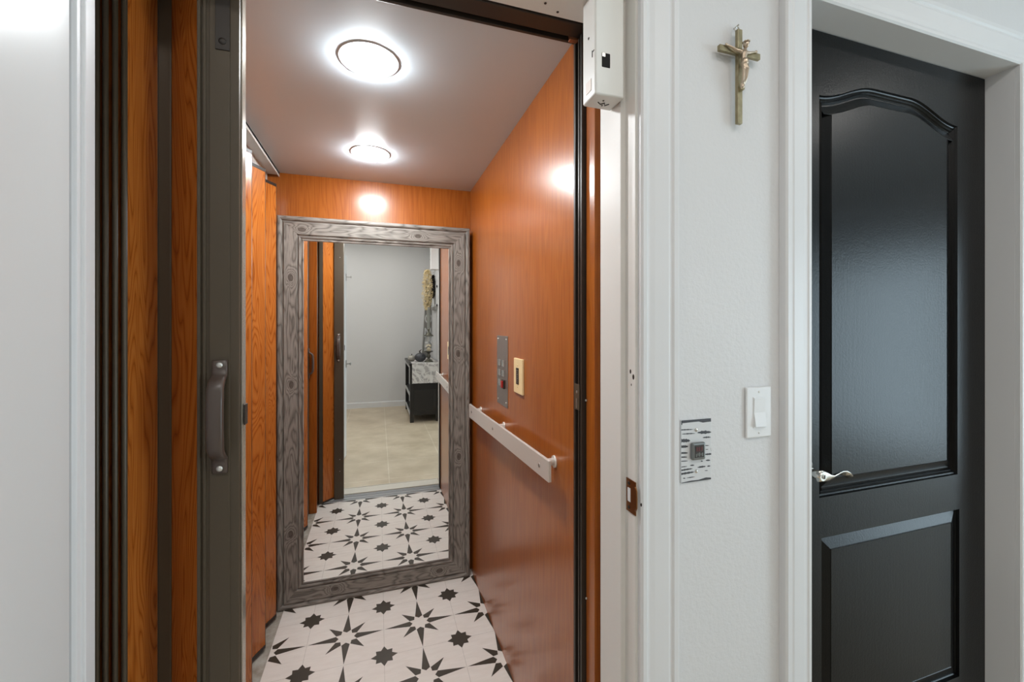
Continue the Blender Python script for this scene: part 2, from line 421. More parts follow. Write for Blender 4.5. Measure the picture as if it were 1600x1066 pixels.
# ---- recessed cab lamps
def cab_light(x, y, label):
    t = thing('ceiling_light', label, 'light', (x, y, ZC), 'recessed ceiling lights of the lift cab')
    b = MB(); b.lathe((x, y, ZC), [(.0790, -.0003), (.0786, -.0024), (.0772, -.0026), (.0625, -.0006), (.0625, -.0003)], 56, smooth=False); b.build('trim_ring', mat('lamp_ring_white', (.72, .72, .72), .5), t)
    b = MB(); b.lathe((x, y, ZC), [(.062, -.001), (.061, -.007), (.056, -.012), (.046, -.016), (.030, -.019), (.014, -.0205), (.001, -.021)], 48); b.build('lamp_lens', M['cab_lamp'], t)
    return t
cab_light(.258, -.537, 'round cab ceiling light nearer the entrance, larger of the two lit ones')
cab_light(.250, .122, 'round cab ceiling light nearer the mirror wall, smaller of the two lit ones')

# ---- floor mirror
MX0, MX1, MZ1, MY = -.166, .743, 1.838, .418
t = thing('floor_mirror', 'tall mirror in a wide grey weathered wood frame against the back wall', 'mirror', (.29, .45, 0))
FP = [(0, .047), (0, .006), (.004, .001), (.012, .0), (.018, .003), (.022, .009), (.026, .009), (.030, .003), (.034, .004), (.082, .007), (.086, .014), (.089, .014), (.092, .007), (.098, .008), (.101, .013), (.104, .013), (.108, .009), (.113, .013), (.116, .016), (.116, .047)]
def woodframe():
    m = mat('weathered_grey_wood', (.2, .17, .14), .5, spec=.3); q = NT(m)
    tc = q.n('ShaderNodeUVMap'); tc.uv_map = 'uv'
    mp = q.n('ShaderNodeMapping'); q.l(tc.outputs[0], mp.inputs[0]); mp.inputs['Scale'].default_value = (3.6, 22, 1)
    n1 = q.noise(mp.outputs[0], 1.0, 2, .5, .35)
    fld = n1
    knots = [(-.135, .060), (.42, .058), (.905, .055)]
    uvs = KN
    mask = None
    for (u, v) in uvs:
        mk = q.n('ShaderNodeMapping'); q.l(tc.outputs[0], mk.inputs[0])
        mk.inputs['Location'].default_value = (-u*1.0, -v*1.7, 0); mk.inputs['Scale'].default_value = (1.0, 1.7, 1)
        ln = q.n('ShaderNodeVectorMath', operation='LENGTH'); q.l(mk.outputs[0], ln.inputs[0])
        g = q.math('POWER', 2.718, q.math('MULTIPLY', q.math('POWER', q.math('DIVIDE', ln.outputs[1], .036), 2.0), -1.0))
        fld = q.math('ADD', fld, q.math('MULTIPLY', g, .55))
        kd = q.math('LESS_THAN', ln.outputs[1], .0175)
        mask = kd if mask is None else q.math('MAXIMUM', mask, kd)
    s = q.math('ABSOLUTE', q.math('SINE', q.math('MULTIPLY', fld, 26.0)))
    mp2 = q.n('ShaderNodeMapping'); q.l(tc.outputs[0], mp2.inputs[0]); mp2.inputs['Scale'].default_value = (14, 420, 1)
    fine = q.noise(mp2.outputs[0], 1.0, 4, .6)
    f = q.math('ADD', q.math('MULTIPLY', q.math('POWER', s, .7), .40), q.math('MULTIPLY', fine, .62))
    c = q.ramp(f, [(.15, (.060, .052, .043)), (.5, (.160, .144, .125)), (.9, (.33, .305, .27))])
    c = q.mix(q.math('MULTIPLY', mask, .75), c, (.055, .042, .032))
    q.l(c, q.b.inputs['Base Color']); q.bump(f, .25, .0012)
    return m
W_, H_ = MX1-MX0, MZ1
# perimeter coordinate u: left side 0..H, top H..H+W, right .., bottom ..; v = distance from outer edge
KN = [(.35, .058), (1.05, .060), (1.55, .057), (H_+.105, .060), (H_+.64, .057), (H_+W_+.185, .060), (H_+W_+.66, .062), (H_+W_+1.20, .058), (2*H_+W_+.16, .058), (2*H_+W_+.66, .060)]
b = MB(); uvl = b.uv; n = len(FP)
corners = [((MX0, 0), (1, 1)), ((MX0, MZ1), (1, -1)), ((MX1, MZ1), (-1, -1)), ((MX1, 0), (-1, 1))]
us = [0, H_, H_+W_, 2*H_+W_, 2*H_+2*W_]
for k in range(4):
    (c0, d0), (c1, d1) = corners[k], corners[(k+1) % 4]
    A = [b.bm.verts.new((c0[0]+d0[0]*d, MY+t_, c0[1]+d0[1]*d)) for d, t_ in FP]
    B = [b.bm.verts.new((c1[0]+d1[0]*d, MY+t_, c1[1]+d1[1]*d)) for d, t_ in FP]
    for i in range(n):
        i2 = (i+1) % n
        f = b.bm.faces.new((A[i], A[i2], B[i2], B[i])); f.smooth = False
        vv = [FP[i][0], FP[i2][0], FP[i2][0], FP[i][0]]; dd = [FP[i][0], FP[i2][0], -FP[i2][0], -FP[i][0]]
        uu = [us[k]+FP[i][0], us[k]+FP[i2][0], us[k+1]-FP[i2][0], us[k+1]-FP[i][0]]
        for lp, u_, v_ in zip(f.loops, uu, vv): lp[uvl].uv = (u_, v_)
b.build('frame', woodframe(), t)
gx0, gx1, gz0, gz1 = MX0+.112, MX1-.112, .112, MZ1-.112
b = MB(); b.box(gx0, gx1, MY+.0125, MY+.0165, gz0, gz1)
bev = .014                                                # bevelled edge of the glass
o_ = [(gx0, gz0), (gx1, gz0), (gx1, gz1), (gx0, gz1)]; i_ = [(gx0+bev, gz0+bev), (gx1-bev, gz0+bev), (gx1-bev, gz1-bev), (gx0+bev, gz1-bev)]
g = b.build('mirror_glass', M['silver_glass'], t)
b = MB(); b.box(gx0-.02, gx1+.02, MY+.020, MY+.044, gz0-.02, gz1+.02); b.build('backing_board', M['black'], t)

# ---- handrail
t = thing('handrail', 'flat brushed aluminium handrail on the right cab wall', 'handrail', (XR, -.2, .93))
def rz(y): return .934+(.305-y)*.031
b = MB()
pts0, pts1 = (.305, -.722)
for (x0, x1) in ((.7135, .7225),):
    q = [(x0, pts0, rz(pts0)), (x1, pts0, rz(pts0)), (x1, pts0, rz(pts0)-.066), (x0, pts0, rz(pts0)-.066)]
    r = [(x0, pts1, rz(pts1)), (x1, pts1, rz(pts1)), (x1, pts1, rz(pts1)-.058), (x0, pts1, rz(pts1)-.058)]
    tb = bmesh.new(); A = [tb.verts.new(v) for v in q]; B = [tb.verts.new(v) for v in r]
    for i in range(4): tb.faces.new((A[i], A[(i+1) % 4], B[(i+1) % 4], B[i]))
    tb.faces.new(A[::-1]); tb.faces.new(B)
    bmesh.ops.bevel(tb, geom=tb.edges[:], offset=.0015, segments=2, affect='EDGES', profile=.5); b.merge(tb)
rail = b.build('rail', M['alu'], t)
for y in (.245, -.15, -.655):
    b = MB(); z = rz(y)-.014
    b.cyl((.7222, y, z-.01), (XR, y, z-.01), .010, n=18); b.cyl((XR-.004, y, z-.01), (XR, y, z-.01), .017, n=20); b.build('bracket', M['alu'], t)
    b = MB(); b.lathe((.7137, y, z-.016), [(.0065, 0), (.006, -.0015), (.003, -.002)], 16, 'X'); b.build('screw', M['steel'], t)

# ---- control panel and key card plate on the right wall
t = thing('control_panel', 'narrow grey steel lift control panel with buttons above the handrail', 'control panel', (XR, -.13, 1.14))
b = MB(); b.box(XR-.003, XR, -.205, -.055, 1.005, 1.285, .001); b.build('face_plate', M['steel'], t)
k = 0
for zz in (1.175, 1.135, 1.095):
    for yy in (-.100, -.150):
        if zz == 1.095 and yy == -.150: continue
        b = MB(); b.box(XR-.007, XR-.0028, yy-.016, yy+.016, zz-.014, zz+.014, .002)
        plabel(b.build('button', M['nickel'], t), 'square metal push button')
b = MB(); b.box(XR-.009, XR-.0028, -.172, -.142, 1.075, 1.110, .001); p = b.build('stop_switch', M['bronze_dark'], t)
b = MB(); b.box(XR-.015, XR-.008, -.166, -.148, 1.079, 1.106, .002); plabel(b.build('rocker', M['red'], p), 'red stop rocker')
for yy in (-.072, -.188):
    for zz in (1.270, 1.022):
        b = MB(); b.lathe((XR-.0028, yy, zz), [(.0045, 0), (.004, -.0018), (.002, -.0024)], 12, 'X'); b.build('screw', M['screw'], t)
t = thing('wall_plate', 'almond plastic wall plate with a dark slot, right of the lift control panel', 'wall plate', (XR, -.346, 1.146))
b = MB(); b.box(XR-.008, XR, -.393, -.299, 1.085, 1.209, .002); b.build('face_plate', M['almond'], t)
b = MB(); b.box(XR-.0095, XR-.006, -.357, -.329, 1.118, 1.176, .001); b.build('slot', M['bronze_dark'], t)
for i in range(9):
    pass
b = MB()
for i in range(7): b.box(XR-.0102, XR-.0092, -.350+(i % 2)*.003, -.336, 1.124+i*.007, 1.1265+i*.007)
b.build('keyway', M['steel'], t)
for zz in (1.185, 1.109):
    b = MB(); b.lathe((XR-.0078, -.343, zz), [(.003, 0), (.0026, -.0012), (.001, -.0015)], 12, 'X'); b.build('screw', M['almond'], t)

# ---- gate strike post on the right
t = thing('gate_strike_post', 'slim dark bronze latch channel at the right of the cab entrance', 'gate post', (.76, -.815, 0))
b = MB(); b.box(.7535, .778, -.801, -.791, .004, ZC-.02, .001); b.box(.7535, .778, -.836, -.828, .004, ZC-.02, .001); b.box(.768, .778, -.83, -.80, .004, ZC-.02)
b.box(.7555, .762, -.8185, -.8125, .004, ZC-.02)
b.build('channel', M['bronze_dark'], t)
b = MB(); b.box(.752, .7535, -.826, -.799, 1.118, 1.182, .0005); p = b.build('latch_plate', M['bronze'], t)
b = MB(); b.box(.7510, .7525, -.8155, -.8095, 1.122, 1.146); b.lathe((.752, -.8125, 1.162), [(.004, 0), (.003, -.001)], 10, 'X'); b.build('latch_slot', M['steel'], p)
for y, z in ((-.8405, 1.145), (-.842, .665)): b = MB(); b.lathe((.7640, y, z), [(.003, 0), (.002, -.003)], 10, 'X'); b.build('screw', M['screw'], t)

# ---- gate header track
t = thing('gate_track', 'dark bronze overhead track of the folding gate across the cab entrance', 'gate track', (.26, -.82, 2.05))
b = MB(); b.box(-.27, .7565, -.798, -.7905, 2.040, 2.16, .001); b.box(-.27, .7565, -.812, -.798, 2.052, 2.16); b.box(-.27, .785, -.857, -.812, 2.041, 2.16, .002)
b.build('rail', M['bronze_dark'], t)
b = MB(); b.box(.735, .757, -.811, -.799, 2.036, 2.052, .001); plabel(b.build('end_clip', mat('copper_clip', (.38, .14, .06), .4, .5), t), 'copper coloured end clip')

# ---- accordion gates
def pull_handle(b, cx, cz, n, up=1, H=.212):
    """bow handle: n is outward plan normal (nx, ny)"""
    nx, ny = n; tx, ty = -ny, nx                          # tangent in plan
    prof = []
    for i in range(16):
        a = 2*PI*i/16; c_, s_ = math.cos(a), math.sin(a)
        prof.append((abs(c_)**.5*(1 if c_ > 0 else -1), abs(s_)**.5*(1 if s_ > 0 else -1)))
    fr = []
    K = [(-.5, .002, .0110, .0025), (-.495, .003, .0125, .0035), (-.43, .003, .0130, .0038), (-.37, .004, .0128, .0042), (-.34, .012, .0125, .0055), (-.30, .022, .0130, .0065), (-.25, .027, .0135, .0070), (-.1, .029, .0135, .0070)]
    K = K+[(-z, d, w_, t_) for z, d, w_, t_ in K[::-1]]
    for i, (z, d, w_, t_) in enumerate(K):
        z0, d0 = K[max(i-1, 0)][:2]; z1, d1 = K[min(i+1, len(K)-1)][:2]
        dv = Vector((nx*(d1-d0), ny*(d1-d0), (z1-z0)*H)); dv = dv.normalized() if dv.length > 0 else Vector((0, 0, 1))
        u = Vector((tx, ty, 0)); v = dv.cross(u)
        if i < 3 or i > len(K)-4: v = Vector((nx, ny, 0))
        elif v.dot(Vector((nx, ny, 0))) < 0: v = -v
        fr.append((Vector((cx+nx*d, 0, 0))+Vector((0, cz[0]+ny*d, cz[1]+z*H)), u, v, w_, t_))
    b.sweep(fr, prof, True)
def gate(name, label, path, hr, z0, z1, post, group=None):
    t = thing(name, label, 'gate', (path[-1][0], path[-1][1], z0), group)
    for a, c in zip(path, path[1:]):
        if len(a) > 3:                                    # flat hinge extrusion between two spread folds
            b = MB(); b.box(c[0]-.001, a[0]+.001, a[1]-.007, a[1]+.003, z0, z1, .002); b.box(c[0]-.002, c[0]+.003, a[1]-.010, a[1]-.006, z0, z1, .001); b.build('hinge_strip', M['bronze'], t); continue
        A = Vector(a[:2]); C_ = Vector(c[:2]); d = (C_-A).normalized(); g = .4*hr
        b = MB(); b.obox(A+d*g, C_-d*g, .006, z0+.012, z1-.012); pn = b.build('panel', M['gatewood'], t)
        for za, zb in ((z0, z0+.013), (z1-.013, z1)): b = MB(); b.obox(A+d*g*.8, C_-d*g*.8, .0085, za, zb, .0008); b.build('edge_channel', M['bronze_dark'], pn)
    for a, r in zip(path, [hr]*len(path)):
        r = a[2] if len(a) > 2 else r
        if r: b = MB(); b.cyl((a[0], a[1], z0-.002), (a[0], a[1], z1+.002), r, n=14); b.build('hinge_strip', M['bronze'], t)
    return t
FR = [(-.038, -.822, .004), (-.110, -.752, 0, 1), (-.133, -.752, 0), (-.1395, -.855, .0042), (-.1465, -.757, .004), (-.152, -.856, .0040), (-.158, -.757, .004), (-.1655, -.856, .0042), (-.171, -.757, .004), (-.1775, -.856, .0042), (-.185, -.757, .004), (-.20, -.85, .004)]
g = gate('folding_gate', 'cherry and bronze accordion gate folded open at the left, nearest the camera', FR, .004, .012, 2.032, None, 'accordion gates of the lift cab')
b = MB()                                                  # lead post with ribs
b.box(-.036, .030, -.838, -.802, .010, 2.034, .0015); b.box(-.018, .015, -.8405, -.836, .010, 2.034, .001); b.box(-.036, -.031, -.846, -.836, .010, 2.034, .001)
b.box(-.0285, -.0235, -.8415, -.836, .010, 2.034, .001)
post = plabel(b.build('lead_post', M['bronze'], g), 'dark bronze lead post with a pull handle')
b = MB(); b.box(.0300, .0325, -.828, -.806, .012, 2.032, .0008); b.build('edge_strip', mat('pale_edge_strip', (.40, .36, .30), .2, .6), post)
b = MB(); b.box(.0345, .0375, -.829, -.812, 1.135, 1.175, .001); b.build('latch', M['bronze_dark'], post)
b = MB(); pull_handle(b, 0.0, (-.8405, 1.157), (0, -1)); b.build('pull_handle', M['handle_brown'], post)
b = MB(); pull_handle(b, -.005, (-.802, 1.157), (0, 1)); b.build('pull_handle', M['handle_brown'], post)
for z in (1.2535, 1.0605):
    b = MB(); b.lathe((0, -.8462, z), [(.0058, 0), (.0055, -.0014), (.0035, -.0026), (.001, -.003)], 18, 'Y'); b.build('screw', M['screw'], post)
    b = MB(); b.lathe((-.005, -.7955, z), [(.0058, 0), (.0055, .0014), (.0035, .0026), (.001, .003)], 18, 'Y'); b.build('screw', M['screw'], post)
b = MB(); b.box(-.008, .0155, -.8425, -.840, 1.845, 2.034, .0005); b.lathe((.0035, -.8425, 1.861), [(.0065, 0), (.006, -.0012), (.002, -.002)], 16, 'Y'); b.build('top_bracket', M['bronze_dark'], post)
for z in (1.84, .22, .31): b = MB(); b.lathe((.004, -.802, z), [(.0035, 0), (.003, .0014), (.001, .0016)], 12, 'Y'); b.build('rivet', M['steel'], post)

ys = [(.465, 0)]; SF = [(-.205, .462, .0025)]
yy = .370
while yy > -.45:
    SF.append((-.160, yy, .0030)); SF.append((-.208, yy-.095, .0025)); yy -= .190
SF.append((-.190, -.556, .003))
g = gate('folding_gate', 'cherry accordion gate drawn closed along the left side of the cab, beside the mirror', SF, .003, .012, 1.965, None, 'accordion gates of the lift cab')
b = MB(); b.box(-.205, -.182, -.616, -.558, .010, 1.967, .002); post = plabel(b.build('lead_post', M['bronze'], g), 'bronze lead post with a pull handle')
b = MB(); pull_handle(b, -.182, (-.590, 1.06), (1, 0)); b.build('pull_handle', M['handle_brown'], post)
t = thing('gate_track', 'pale overhead track of the closed side gate, under the cab ceiling at the left', 'gate track', (-.19, 0, 2.0))
b = MB(); b.box(-.225, -.220, -.62, .490, 1.985, ZC-.001); b.box(-.225, -.168, -.62, .490, ZC-.012, ZC-.001); b.box(-.172, -.168, -.62, .49, ZC-.022, ZC-.001, .001); b.build('rail', M['housing'], t)

# ---- door interlock box
t = thing('interlock_box', 'white metal interlock box with small dark window, top right of the lift doorway', 'lock box', (.735, -.975, 1.796))
b = MB(); b.box(.700, .7675, -1.000, -.945, 1.797, 2.0115, .004, 3); bx = b.build('housing', M['housing'], t)
b = MB(); b.box(.7145, .7345, -1.0010, -.998, 1.853, 1.883, .002); b.build('window', M['black'], t)
b = MB(); b.box(.7150, .7225, -1.0016, -1.0008, 1.874, 1.882); b.build('latch_tongue', M['steel'], t)
b = MB(); b.box(.6990, .7003, -.984, -.962, 1.812, 1.836); b.build('label_plate', mat('pale_label', (.66, .58, .52), .5), t)
b = MB(); b.tube([(.722, -.972, 1.7965), (.731, -.966, 1.7962), (.736, -.974, 1.7960), (.742, -.964, 1.7962), (.748, -.972, 1.7965)], .0011, 6); plabel(b.build('scuff', M['bronze_dark'], t), 'dark scuff under the box')
for x, y in ((.730, -.980), (.737, -.962)): b = MB(); b.lathe((x, y, 1.797), [(.0022, 0), (.0015, -.001)], 10); b.build('screw', M['bronze_dark'], t)
b = MB(); b.lathe((.6995, -.973, 1.925), [(.0028, 0), (.0018, -.0008)], 10, 'X'); b.build('screw', M['bronze_dark'], t)
b = MB(); b.prism([(-.996, 1.8862), (-.989, 1.8862), (-.989, 1.877), (-.9872, 1.877), (-.9872, 1.890), (-.989, 1.890), (-.989, 1.8878), (-.996, 1.8878)], 'X', .6990, .7002); plabel(b.build('scuff', M['bronze_dark'], t), 'dark scuff on the side')

# ---- landing door leaf, standing open into the hall on the left
hx, hy = -.107, -1.046; ang = math.radians(-84.8)
Rm = Matrix.Translation((hx, hy, 0)) @ Matrix.Rotation(ang, 4, 'Z')
def leafbox(b, x0, x1, y0, y1, z0, z1, bev=0):
    tb = bmesh.new(); bmesh.ops.create_cube(tb, size=1)
    for v in tb.verts: v.co = Vector(((x0+x1)/2+v.co.x*(x1-x0), (y0+y1)/2+v.co.y*(y1-y0), (z0+z1)/2+v.co.z*(z1-z0)))
    if bev: bmesh.ops.bevel(tb, geom=tb.edges[:], offset=bev, segments=2, affect='EDGES', profile=.5)
    b.merge(tb, Rm)
b = MB(); leafbox(b, .004, .895, -.044, 0, .012, 2.024, .002)
d1 = struct(b.build('door_1', M['door_white']), 'plain white landing door standing open at the left edge of the photo', 'door')
for z in (.25, 1.80):
    tb = Rm @ Vector((-.004, -.040, 0)); b = MB(); b.cyl((tb.x, tb.y, z-.045), (tb.x, tb.y, z+.045), .006, n=12); b.build('hinge', M['steel'], d1)
b = MB(); leafbox(b, .845, .885, 0, .004, .90, .975, .001); leafbox(b, .858, .870, .003, .045, .932, .944, .002); leafbox(b, .845, .875, .036, .050, .925, .951, .003); b.build('latch_handle', M['steel'], d1)
b = MB(); leafbox(b, .850, .885, 0, .003, 1.775, 1.845, .001); leafbox(b, .860, .868, .003, .052, 1.808, 1.815, .001); leafbox(b, .858, .870, .044, .050, 1.800, 1.823, .001); b.build('interlock_beak', M['steel'], d1)

# ================================================================== BLACK DOOR
DY = -.956
b = MB(); b.box(1.235, 1.253, WY, -.90, 0, 2.12); b.box(2.092, 2.112, WY, -.90, 0, 2.12, .001); b.box(1.253, 2.092, WY, -.90, 2.100, 2.12)
b.box(2.084, 2.093, DY+.046, -.90, 0, 2.1); 
struct(b.build('trim_10', M['trim']), 'white jambs and head around the black door', 'trim')
XA, XB, ZA, ZB = 1.257, 2.0885, .012, 2.0965
def arch():
    ax0, ax1, zb, zt = 1.380, 1.953, .876, 1.930
    pts = [(ax0, zb), (ax1, zb), (ax1, zt)]
    N = 44; mid = (ax0+ax1)/2
    for i in range(1, N):
        u = 1-i/N; x = ax0+(ax1-ax0)*u
        s_ = abs(u-.5)*2                                     # 1 at the ends, 0 in the middle
        q = min(1, (1-s_)/.74); h = (.5-.5*math.cos(PI*max(0, q)))
        pts.append((x, zt+.052*h))
    pts.append((ax0, zt))
    return pts
def rectp(x0, x1, z0, z1): return [(x0, z0), (x1, z0), (x1, z1), (x0, z1)]
def offs(pts, d):
    n = len(pts); out = []
    for i in range(n):
        p0, p1, p2 = Vector(pts[i-1]), Vector(pts[i]), Vector(pts[(i+1) % n])
        e1 = (p1-p0).normalized(); e2 = (p2-p1).normalized()
        n1 = Vector((-e1.y, e1.x)); n2 = Vector((-e2.y, e2.x)); m = (n1+n2); k = m.length_squared/2
        out.append(tuple(p1+m*(d/max(k, .2))))
    return out
RING = [(0, 0), (.0025, -.005), (.0055, -.0065), (.008, -.003), (.0105, -.0065), (.013, -.009), (.0155, -.0055), (.018, -.009), (.0205, -.0115), (.023, -.0115), (.0445, -.002), (.0465, -.0005), (.0475, -.0015)]
RING2 = [(0, 0), (.002, -.008), (.0045, -.0095), (.007, -.0095), (.0345, -.002), (.0365, -.0005), (.0380, -.0015)]
b = MB(); outs = [arch(), rectp(1.388, 1.962, .262, .770)]
outer = rectp(XA, XB, ZA, ZB)
polys = [outer]+[o[::-1] for o in outs]
flatpts = [p for q in polys for p in q]
tris = tessellate_polygon([[Vector((p[0], p[1], 0)) for p in q] for q in polys])
vs = [b.bm.verts.new((p[0], DY, p[1])) for p in flatpts]
for tr in tris:
    try: b.bm.faces.new([vs[i] for i in tr])
    except ValueError: pass
for o, RG in zip(outs, (RING, RING2)):
    prev = None
    for d, dep in RG:
        cur = [b.bm.verts.new((x, DY-dep, z)) for x, z in offs(o, d)]
        if prev: b._mark([b.bm.faces.new((prev[i], prev[(i+1) % len(o)], cur[(i+1) % len(o)], cur[i])) for i in range(len(o))])
        prev = cur
    tr_ = tessellate_polygon([[Vector((v.co.x, v.co.z, 0)) for v in prev]])
    for tr in tr_:
        try: b.bm.faces.new([prev[i] for i in tr])
        except ValueError: pass
for f in b.bm.faces: f.material_index = 0
A = [b.bm.verts.new((x, DY, z)) for x, z in outer]; B = [b.bm.verts.new((x, DY+.044, z)) for x, z in outer]
for i in range(4): b.bm.faces.new((A[i], A[(i+1) % 4], B[(i+1) % 4], B[i]))
b.bm.faces.new(B)
bmesh.ops.remove_doubles(b.bm, verts=b.bm.verts, dist=.00002)
d2 = struct(b.build('door_2', M['blackdoor']), 'black two-panel door with an arched upper panel, closed at the right', 'door')
# lever handle
b = MB(); b.cyl((1.318, DY+.001, .958), (1.318, DY-.008, .958), .031, n=40); b.cyl((1.318, DY-.008, .958), (1.318, DY-.012, .958), .026, n=36); b.build('rose', M['nickel'], d2)
b = MB(); b.cyl((1.318, DY-.010, .958), (1.318, DY-.056, .9575), .0115, .0105, n=28)
fr = []
LV = [(1.308, .9575, -.049, .0105, .0045), (1.320, .9575, -.050, .0110, .0045), (1.332, .954, -.050, .0095, .0035), (1.345, .9495, -.050, .0080, .0028), (1.358, .9485, -.048, .0085, .0026), (1.372, .9520, -.045, .0105, .0025), (1.388, .9550, -.043, .0115, .0024), (1.402, .9545, -.043, .0105, .0024), (1.414, .9500, -.044, .0085, .0022), (1.424, .9430, -.046, .0060, .0018)]
for i, (x, z, dy, w_, th) in enumerate(LV):
    k = min(1, max(0, (x-1.330)/.035)); a = k*.95               # ribbon twists to lie flat
    x0, z0 = LV[max(i-1, 0)][0], LV[max(i-1, 0)][1]; x1, z1 = LV[min(i+1, len(LV)-1)][0], LV[min(i+1, len(LV)-1)][1]
    T = Vector((x1-x0, 0, z1-z0)).normalized(); up = Vector((0, 1, 0)).cross(T); up = up if up.z > 0 else -up
    u = up*math.cos(a)+Vector((0, -1, 0))*math.sin(a); v = T.cross(u)
    fr.append(((x, DY+dy, z), u, v, w_*1.3, th*1.15))
b.sweep(fr, [(math.cos(2*PI*i/14), math.sin(2*PI*i/14)) for i in range(14)])
lv = plabel(b.build('lever', M['nickel'], d2), 'satin nickel lever')
b = MB(); b.lathe((1.318, DY-.056, .9575), [(.0055, 0), (.0050, -.0016), (.0012, -.0020)], 20, 'Y'); b.build('screw', M['screw'], lv)
b = MB(); b.box(1.3165, 1.3195, DY-.0590, DY-.0575, .9530, .9620); b.build('screw_slot', M['bronze_dark'], lv)

# ================================================================== ON THE HALL WALL
# crucifix
cx = 1.034
t = thing('crucifix', 'small aged brass crucifix with a figure, hanging on the white wall', 'crucifix', (cx, WY, 1.765))
b = MB(); b.box(cx-.0065, cx+.0065, WY-.0165, WY-.0085, 1.768, 1.974, .001); b.box(cx-.056, cx+.056, WY-.0175, WY-.0095, 1.917, 1.930, .001)
b.build('cross', M['brass'], t)
b = MB(); b.tube([(cx+.006*math.cos(a*PI/8), WY-.008, 1.978+.006*math.sin(a*PI/8)) for a in range(-4, 13)], .0013, 8); b.cyl((cx, WY, 1.985), (cx, WY-.012, 1.986), .0018, n=10); b.build('hanging_loop', M['nickel'], t)
b = MB(); y = WY-.024
b.tube([(cx, y+.002, 1.848), (cx, y, 1.853), (cx+.001, y-.004, 1.872), (cx+.002, y-.006, 1.880), (cx, y-.003, 1.893), (cx-.001, y-.002, 1.903), (cx, y-.003, 1.914), (cx+.001, y-.002, 1.921), (cx+.002, y-.003, 1.925)], [.003, .0035, .0040, .0052, .0062, .0054, .0070, .0060, .0028], 12)
b.tube([(cx-.003, y+.002, 1.846), (cx-.003, y-.003, 1.862), (cx-.003, y-.005, 1.879), (cx-.002, y-.002, 1.892)], [.0022, .0027, .0036, .0045], 10)
b.tube([(cx+.003, y+.001, 1.848), (cx+.004, y-.005, 1.862), (cx+.004, y-.008, 1.880), (cx+.002, y-.003, 1.892)], [.0022, .0027, .0036, .0045], 10)
for s_ in (-1, 1):
    b.tube([(cx+s_*.006, y-.001, 1.918), (cx+s_*.018, y+.001, 1.921), (cx+s_*.028, y+.002, 1.925), (cx+s_*.038, y+.004, 1.929)], [.0036, .0028, .0023, .0019], 10)
    b.sphere((cx+s_*.041, y+.004, 1.930), .0032, 1.2, .7, 1, 10, 8)
b.sphere((cx+.002, y-.006, 1.932), .0068, .85, 1, 1.15, 16, 12)
b.sphere((cx-.001, y+.001, 1.845), .0045, 1, 1, 1.3, 12, 8)
fg = b.build('figure', M['figure'], t)
md = fg.o.modifiers.new('remesh', 'REMESH'); md.mode = 'VOXEL'; md.voxel_size = .0007; md.use_smooth_shade = True
b = MB(); b.lathe((cx+.001, y-.003, 1.888), [(.0060, 0), (.0078, .004), (.0076, .010), (.0066, .014)], 16); b.box(cx+.005, cx+.009, y-.007, y-.001, 1.880, 1.898, .0015); b.build('loincloth', M['figure'], fg)
b = MB(); b.tube([(cx+.002+.0064*math.cos(i*PI/8), y-.006+.0070*math.sin(i*PI/8), 1.9365+.001*(i % 2)) for i in range(17)], .0011, 6); b.build('crown', M['figure'], fg)
b = MB(); b.box(cx-.004, cx+.004, y-.001, WY-.016, 1.838, 1.846, .001); b.build('foot_rest', M['brass'], t)

# striped call plate
t = thing('call_plate', 'wall plate printed with dark brush strokes around a small metal lift call button', 'call button', (.9285, WY, 1.061))
PX0, PX1, PZ0, PZ1 = .8895, .9675, .9945, 1.1275
b = MB(); b.box(PX0, PX1, WY-.0035, WY, PZ0, PZ1, .0008); pl = b.build('face_plate', M['plate_print'], t)
b = MB()
def U(u): return PX0+(PX1-PX0)*(u-126)/(362-126)
def V(v, u):                                              # v measured at the left edge of the crop; the top slants with perspective
    tp = 414+(395-414)*(u-126)/236; bt = 936+(902-936)*(u-126)/236
    return PZ1-(PZ1-PZ0)*(v-tp)/(bt-tp)
def stroke(pts):
    yv = WY-.00375
    tb = [(U(u), yv, V(v, u)) for u, v in pts]
    tr = tessellate_polygon([[Vector((p[0], p[2], 0)) for p in tb]])
    vv = [b.bm.verts.new(p) for p in tb]; 
    for x in tr:
        try: b.bm.faces.new([vv[i] for i in x])
        except ValueError: pass
def lens(u0, v0, u1, v1, h, cut0=False, cut1=False):
    N = 10; top = []; bot = []
    for i in range(N+1):
        k = i/N; u = u0+(u1-u0)*k; v = v0+(v1-v0)*k
        e = math.sin(PI*k)**.6
        if cut0 and k < .5: e = 1
        if cut1 and k > .5: e = 1
        e *= 1+.25*math.sin(i*2.3+u0); e = max(e, .12)
        top.append((u, v-h*e)); bot.append((u, v+h*e*.8))
    stroke(top+bot[::-1])
stroke([(127, 415), (360, 397), (361, 425), (330, 428), (295, 433), (262, 424), (200, 430), (134, 438), (134, 452), (127, 450)])
stroke([(127, 930), (200, 912), (260, 905), (320, 885), (360, 886), (361, 900), (127, 934)])
